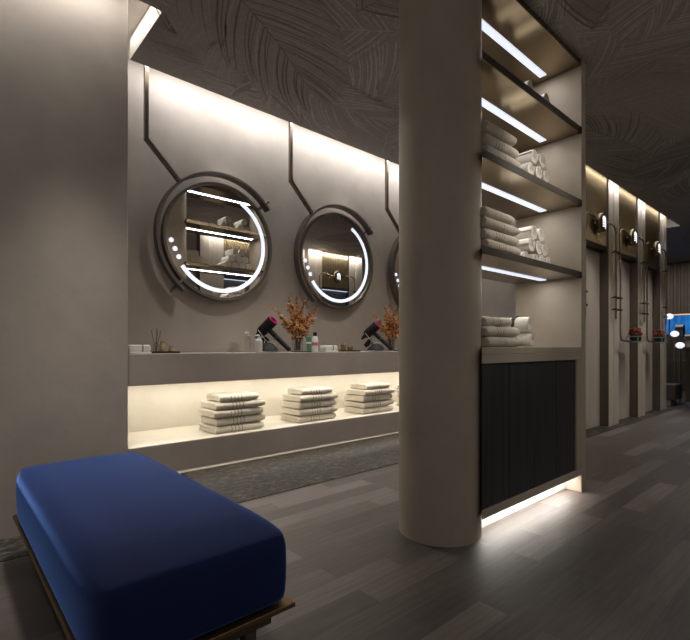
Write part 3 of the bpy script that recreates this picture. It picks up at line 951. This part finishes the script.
RZ = math.radians(-64)
def dryer(x, y, label, sl):
    """handheld dryer leaning on its wire rest: barrel, magenta ring, long handle"""
    t=empty('hair_dryer',(x,y,Z),RZ); tag(t,label,'hair dryer','black hair dryers on the vanity')
    # local frame: x right, z up. barrel from front (lower left) to back (upper right)
    bf=Vector((-.052,0,.158)); bb=Vector((.072,0,.262)); ax=(bb-bf).normalized()
    mid=(bf+bb)/2
    Mx=ax.to_track_quat('Z','Y').to_matrix()
    L=(bb-bf).length
    MB().lathe([(0,0),(.034,0),(.040,.006),(.045,.03),(.046,L-.008),(.043,L),(.030,L),(.030,L-.02),(0,L-.02)],bf,28,M=Mx).build('barrel',M['black'],t)
    MB().lathe([(.0305,L-.012),(.043,L+.001),(.040,L+.006),(.030,L+.006),(.026,L-.012)],bf,28,M=Mx).build('magenta_ring',M['magenta'],t)
    MB().lathe([(0,-.055),(.014,-.055),(.016,-.05),(.033,-.006),(.033,0),(0,0)],bf,24,M=Mx@Matrix.Diagonal((1.25,.6,1))).build('nozzle',M['black'],t)
    h0=mid+Vector((.022,0,-.025)); h1=Vector((.225,0,.018))
    MB().tube([h0,h0.lerp(h1,.5),h1],[.021,.020,.018],18).build('handle',M['black'],t)
    MB().tube([h1,h1+Vector((.012,0,-.008)),h1+Vector((.03,.02,-.012)),h1+Vector((.07,.05,-.0125)),h1+Vector((.14,.06,-.0125)),h1+Vector((.18,.03,-.0125))],.004,8).build('cord',M['black'],t)
    MB().tube([h0.lerp(h1,.40)+Vector((-.022,-.021,-.02)),h0.lerp(h1,.40)+Vector((.018,-.021,.02))],.003,8).build('grip_trim',M['grey_metal'],t)
    # rest: wire frame holding the barrel
    r=empty('dryer_rest',(x,y,Z),RZ); tag(r,'bent silver wire rest under the %s hair dryer'%sl,'dryer rest','wire rests for the hair dryers')
    w=MB()
    for yy in (-.052,.052):
        w.tube([(-.04,yy,.182),(.03,yy,.10),(.055,yy,.082),(.10,yy,.085),(.125,yy,.06),(.125,yy,.004),(.02,yy,.004),(.0,yy,.02),(.028,yy,.10)],.0036,8)
    w.tube([(.125,-.052,.004),(.125,.052,.004)],.0028,8); w.tube([(.02,-.052,.004),(.02,.052,.004)],.0028,8)
    w.build('wire_frame',M['steel'],r)
    # spare nozzle on the rest
    n=empty('nozzle_attachment',(x-.015*math.cos(RZ),y-.015*math.sin(RZ),Z+.088),RZ); tag(n,'spare black nozzle tucked under the barrel of the %s hair dryer'%sl,'dryer nozzle','spare dryer nozzles')
    MB().lathe([(0,-.055),(.018,-.055),(.021,-.05),(.029,.0),(.029,.032),(.022,.036),(0,.036)],(0,0,0),24,M=Mx).build('nozzle_body',M['black'],n)
    # dome diffuser in front
    d=empty('diffuser_attachment',(x-.070,y-.145,Z)); tag(d,'black domed diffuser attachment before the %s hair dryer'%sl,'dryer diffuser','domed diffusers')
    MB().lathe([(0,.012),(.084,.012),(.086,.018),(.07,.038),(.045,.062),(.026,.074),(0,.078)],(0,0,0),32).build('dome',M['black'],d)
    tt=MB()
    for k in range(16):
        a=2*PI*k/16
        tt.lathe([(0,0),(.004,.001),(.005,.0125),(0,.0125)],(.072*math.cos(a),.072*math.sin(a),0),8)
    tt.build('prongs',M['steel'],d)
dryer(2.03,3.27,'black hair dryer with magenta ring, left one on the vanity','left')
dryer(3.245,3.27,'black hair dryer with magenta ring, right one next to the pillar','right')

def spray(rnd, base, tip):
    mb=MB(); K=14
    base=Vector(base); tip=Vector(tip)
    d=tip-base
    side=Vector((d.x,d.y,0))
    pts=[]
    for i in range(K+1):
        t=i/K
        p=base+Vector((0,0,d.z))*t + side*(t**1.6) + Vector((rnd.gauss(0,.003),rnd.gauss(0,.003),0))
        pts.append(p)
    mb.tube(pts,[.0035*(1-.6*i/K) for i in range(K+1)],6)
    return mb, pts
def blossoms(rnd, pts, lo):
    mb=MB()
    K=len(pts)-1
    for i in range(58):
        t=lo+(1-lo)*rnd.random()**1.25
        q=t*K; j=min(int(q),K-1); p=pts[j].lerp(pts[j+1],q-j)
        sp=.030*(1.15-.85*(t-lo)/(1-lo))
        p=p+Vector((rnd.gauss(0,sp*.55),rnd.gauss(0,sp*.55),rnd.gauss(0,sp*.5)))
        a=Vector((rnd.gauss(0,1),rnd.gauss(0,1),rnd.gauss(.3,1))).normalized()
        b=a.orthogonal().normalized(); c=a.cross(b)
        s_=rnd.uniform(.010,.020)*(1.1-.4*t)
        for w in range(3):
            an=2*PI*w/3; e=b*math.cos(an)+c*math.sin(an); g=a.cross(e)
            v=[p, p+e*s_*.7+g*s_*.55+a*s_*.25, p+e*s_*1.5+a*s_*.75, p+e*s_*.7-g*s_*.55+a*s_*.25]
            mb.add(v,[(0,1,2),(0,2,3)],0 if rnd.random()<.8 else 1)
    return mb
M['orange_dark']=pbr('brown_petal',(.16,.055,.02),.85,noise=.3,scale=40)
def vase(x, y, label, vlabel, seed):
    t=empty('flower_vase',(x,y,Z)); tag(t,vlabel,'vase','glass vases of dried flowers')
    h=.155
    MB().lathe([(0,0),(.044,0),(.046,.003),(.050,h),(.0475,h),(.0435,.008),(0,.008)],(0,0,0),28).build('vase_body',M['glass'],t)
    f=empty('dried_flowers',(x,y,Z+.012)); tag(f,label,'flowers','dried orange flower bunches')
    rnd=random.Random(seed)
    tips=[(-.27,0,.37),(-.08,.02,.46),(-.11,-.02,.38),(.01,.02,.47),(.06,-.03,.44),(.22,.0,.40),(.14,.02,.33),(.17,-.03,.29),(-.15,.02,.27),(-.02,-.05,.36),(.07,.05,.36)]
    for k,tp in enumerate(tips):
        a=2*PI*k/len(tips)
        mb,pts=spray(rnd,(.022*math.cos(a),.022*math.sin(a),0),tp)
        s_=mb.build('spray',M['stem'],f)
        bl=blossoms(rnd,pts,.42).build('blossoms',[M['orange'],M['orange_dark']],s_); bl['kind']='stuff'
vase(2.345,3.26,'dried orange flower sprays in the left glass vase','clear glass vase of orange flowers beside the left hair dryer',21)
vase(3.53,3.26,'dried orange flower sprays in the glass vase next to the pillar','clear glass vase of orange flowers next to the pillar',22)
t=empty('green_tube',(2.383,3.15,Z)); tag(t,'green and white tube standing next to the left vase','tube')
MB().lathe([(0,.036),(.019,.036),(.022,.08),(.023,.128),(.003,.134),(0,.134)],(0,0,0),20).build('tube_body',M['green'],t)
MB().lathe([(0,0),(.018,0),(.018,.0355),(0,.0355)],(0,0,0),20).build('cap',M['green'],t)
MB().lathe([(.0215,.070),(.0225,.070),(.0232,.086),(.0222,.086)],(0,0,0),20).build('white_stripe',M['white_plastic'],t)
t=empty('lotion_bottle',(2.427,3.12,Z)); tag(t,'white bottle with black cap right of the green tube','bottle')
MB().lathe([(0,0),(.024,0),(.026,.004),(.026,.118),(.016,.136),(0,.136)],(0,0,0),22).build('bottle_body',M['white_plastic'],t)
MB().lathe([(0,.1365),(.016,.1365),(.016,.168),(0,.168)],(0,0,0),18).build('cap',M['black'],t)
MB().lathe([(.0262,.055),(.0266,.055),(.0266,.082),(.0262,.082)],(0,0,0),22).build('pink_print',M['pinkmark'],t)
jar('glass_jar',2.468,3.16,Z,.015,.035,'tiny glass jar right of the white bottle','glass','glass',.01)
jar('amber_jar',3.60,3.12,Z,.022,.060,'amber jar at the pillar edge beside the right vase','amber_glass','gold',.012)

# ------------------------------------------------------------------ far lounge
def curtain(y0,y1,z0,z1,x):
    mb=MB(); n=int((y1-y0)/.012); v=[]
    for i in range(n+1):
        y=y0+(y1-y0)*i/n
        dx=.045*math.sin(2*PI*y/.135)+.012*math.sin(2*PI*y/.31+1)
        v+=[(x+dx,y,z0),(x+dx,y,z1)]
    v2=[(a+.006,b,c) for a,b,c in v]; o=len(v)
    f=[(2*i,2*i+2,2*i+3,2*i+1) for i in range(n)]
    f2=[(o+2*i,o+2*i+1,o+2*i+3,o+2*i+2) for i in range(n)]
    rim=[(2*i,o+2*i,o+2*i+2,2*i+2) for i in range(n)]+[(2*i+1,2*i+3,o+2*i+3,o+2*i+1) for i in range(n)]+[(0,1,o+1,o),(2*n,o+2*n,o+2*n+1,2*n+1)]
    mb.add(v+v2,f+f2+rim,0,True)
    return mb
c=curtain(1.2,4.9,1.79,H-.002,12.95).build('curtain',M['curtain'],angle=80); tag(c,'taupe pleated curtain above the blue screen at the far right','curtain')
sc_=empty('wall_screen',(13.09,3.0,1.30)); tag(sc_,'glowing blue water screen under the far curtain','screen')
o=MB().box(-.03,0,-1.7,1.7,0,.45).build('screen_face',M['water'],sc_)
o=MB().box(-.035,.0,-1.7,1.7,.4505,.475).build('warm_light_strip',M['warm_led'],sc_)
o=MB().box(12.7,13.095,1.3,4.7,0,.70).build('low_cabinet',M['desk'],bevel=.01); tag(o,'dark low cabinet below the blue screen','cabinet')
d=empty('reception_desk',(9.3,1.404,0)); tag(d,'dark walnut reception desk at the right edge','desk')
MB().box(.02,.6,-.9,.57,.09,.955).build('desk_body',M['desk'],d,bevel=.006)
MB().box(0,.65,-.92,.60,.956,1.0).build('desk_top',M['brown_panel'],d,bevel=.006)
MB().box(.06,.56,-.86,.52,0,.0895).build('desk_plinth',M['pale'],d)
o=MB().box(9.32,9.78,2.115,2.65,.10,.36).build('bench_top',M['brown_panel'],bevel=.01); lb=empty('low_bench',(9.56,2.42,0)); tag(lb,'dark low bench beyond the last shower pilaster','bench'); under(lb,o)
under(lb, MB().box(9.40,9.75,2.2,2.6,0,.0995).build('bench_base',M['pale']))
def globe_lamp(x,y,z,label,r=.068):
    t=empty('globe_lamp',(x,y,0)); tag(t,label,'lamp','globe lamps in the lounge')
    MB().lathe([(0,0),(.07,0),(.07,.015),(.02,.025),(0,.025)],(0,0,0),24).build('lamp_base',M['frame'],t)
    MB().tube([(0,0,.02),(0,0,z-r*.7)],.012,10).build('pole',M['bronze'],t)
    MB().ellipsoid((0,0,z),r,r,r*.8,20,12).build('globe',M['globe'],t)
globe_lamp(10.60,2.50,1.59,'leftmost globe lamp, tallest of three before the blue screen')
globe_lamp(10.10,2.30,1.24,'middle globe lamp of three before the blue screen')
globe_lamp(9.88,2.17,1.03,'lowest globe lamp, nearest the reception desk')
def arch(x,y,z,label):
    t=empty('brass_arch',(x,y,0)); tag(t,label,'sculpture','brass arch stands in the lounge')
    a=MB().arcband((0,0,0),.085,.105,0,PI,-.06,.06,24); a.box(-.105,-.085,-.06,.06,-.11,0); a.box(.085,.105,-.06,.06,-.11,0)
    o=a.build('arch_hood',M['bronze'],t); o.location=(0,0,z)
    MB().box(-.105,.105,-.06,.06,z-.13,z-.1105).build('shelf_plate',M['bronze'],t)
    MB().tube([(0,0,.0),(0,0,z-.131)],.014,10).build('pole',M['bronze'],t)
arch(10.75,2.36,1.33,'taller brass arch stand behind the globe lamps')
arch(10.35,2.13,1.13,'shorter brass arch stand beside the reception desk')

# ------------------------------------------------------------------ lamps
def look(o, d):
    o.rotation_euler = Vector(d).to_track_quat('-Z','Y').to_euler()
def area(name, loc, d, sx, sy, power, col=(1,1,1), spread=180):
    l=bpy.data.lights.new(name,'AREA'); l.shape='RECTANGLE'; l.size=sx; l.size_y=sy; l.energy=power; l.color=col; l.spread=math.radians(spread)
    o=bpy.data.objects.new(name,l); COL.objects.link(o); o.location=loc; look(o,d); return o
def spot(name, loc, tgt, power, ang=60, blend=.8, col=(1,.94,.86), size=.10):
    l=bpy.data.lights.new(name,'SPOT'); l.energy=power; l.spot_size=math.radians(ang); l.spot_blend=blend; l.color=col; l.shadow_soft_size=size
    o=bpy.data.objects.new(name,l); COL.objects.link(o); o.location=loc; look(o,Vector(tgt)-Vector(loc)); return o
W1=(1,.97,.93); WN=(1,.93,.80)
area('slot_light',(3.0,3.41,3.10),(0,.45,-1),3.9,.03,24,(.97,.98,1))
area('slot_light',(-.7,2.80,3.10),(0,.45,-1),3.0,.03,13,W1)
area('slot_light',(.935,3.08,3.127),(0,0,-1),.05,.55,1.2,W1)
area('slot_light',(7.1,2.02,3.12),(0,.2,-1),3.6,.03,6.5,W1)
area('slot_light',(5.03,2.8,3.10),(1,0,-1),.03,1.0,5,W1)
area('slot_light',(5.2,YO+.05,2.94),(0,-.5,-1),3.6,.03,30,W1)
area('niche_light',(3.0,3.40,ZA-.005),(0,0,-1),4.2,.03,11,WN)
area('niche_light',(3.0,3.05,ZA-.005),(0,.25,-1),4.2,.03,9,WN)
area('underlight',(3.0,3.40,ZB-.004),(0,0,-1),4.2,.02,8,(1,.90,.78))
area('kick_light',(2.75,1.37,.117),(0,0,-1),1.1,.02,4.6,(1,.95,.88))
for z in (2.935,2.51-THK,2.01-THK,1.517-THK):
    area('shelf_light',(2.75,1.521,z-.006),(0,0,-1),.95,.04,2.6,W1)
spot('downlight_or_fill',(.62,2.5,2.96),(.52,2.35,0),230,58,1)
for (x,y,p) in ((1.6,-.3,18),(4.6,.6,30),(6.8,.7,35),(1.8,2.5,92),(3.3,2.5,92),(9.2,.9,30)):  # unseen fill spots, added to brighten floor, pillar and vanity wall
    spot('downlight_or_fill',(x,y,2.96),(x,y,0),p,110,.9)
for k in range(3):
    spot('wall_washer',(1.90+1.28*k,3.25,2.97),(1.84+1.28*k,3.6,2.2),12,50,.7)
spot('downlight_or_fill',(-.5,1.95,2.96),(-.45,2.0,0),45,70,.9)  # added fill without a fixture, lifts the floor left of the bench
spot('downlight_or_fill',(3.15,.25,2.96),(2.72,1.40,1.85),190,42,.8)  # added accent spot, source unseen, brightens the towel fronts
for x in (5.915,7.03,8.11): spot('downlight_or_fill',(x-.1,1.35,2.96),(x,2.2,.75),115,58,.9)  # unseen spots added to lighten the shower fronts
area('lounge_light',(11.2,2.6,2.95),(0,0,-1),2,1.5,20,(.96,.93,.90))

w = bpy.data.worlds.new('world'); scn.world = w; w.use_nodes = True
w.node_tree.nodes['Background'].inputs[0].default_value = (1,.93,.86,1)
w.node_tree.nodes['Background'].inputs[1].default_value = .27

# ------------------------------------------------------------------ camera
cam = bpy.data.cameras.new('camera'); co = bpy.data.objects.new('camera', cam); COL.objects.link(co)
co.location = (0,0,1.0)
co.rotation_euler = (PI/2, 0, math.radians(48.4-90))
cam.sensor_width = 36; cam.lens = 36*461/690; cam.shift_y = 27/690
cam.clip_start = .02
scn.camera = co
vs = scn.view_settings
vs.view_transform = 'Standard'; vs.look = 'None'; vs.gamma = 1; vs.use_curve_mapping = False
vs.exposure = 0
scn.cycles.use_denoising = True
scn.cycles.max_bounces = 8
scn.cycles.adaptive_threshold = .015
scn.cycles.transparent_max_bounces = 12
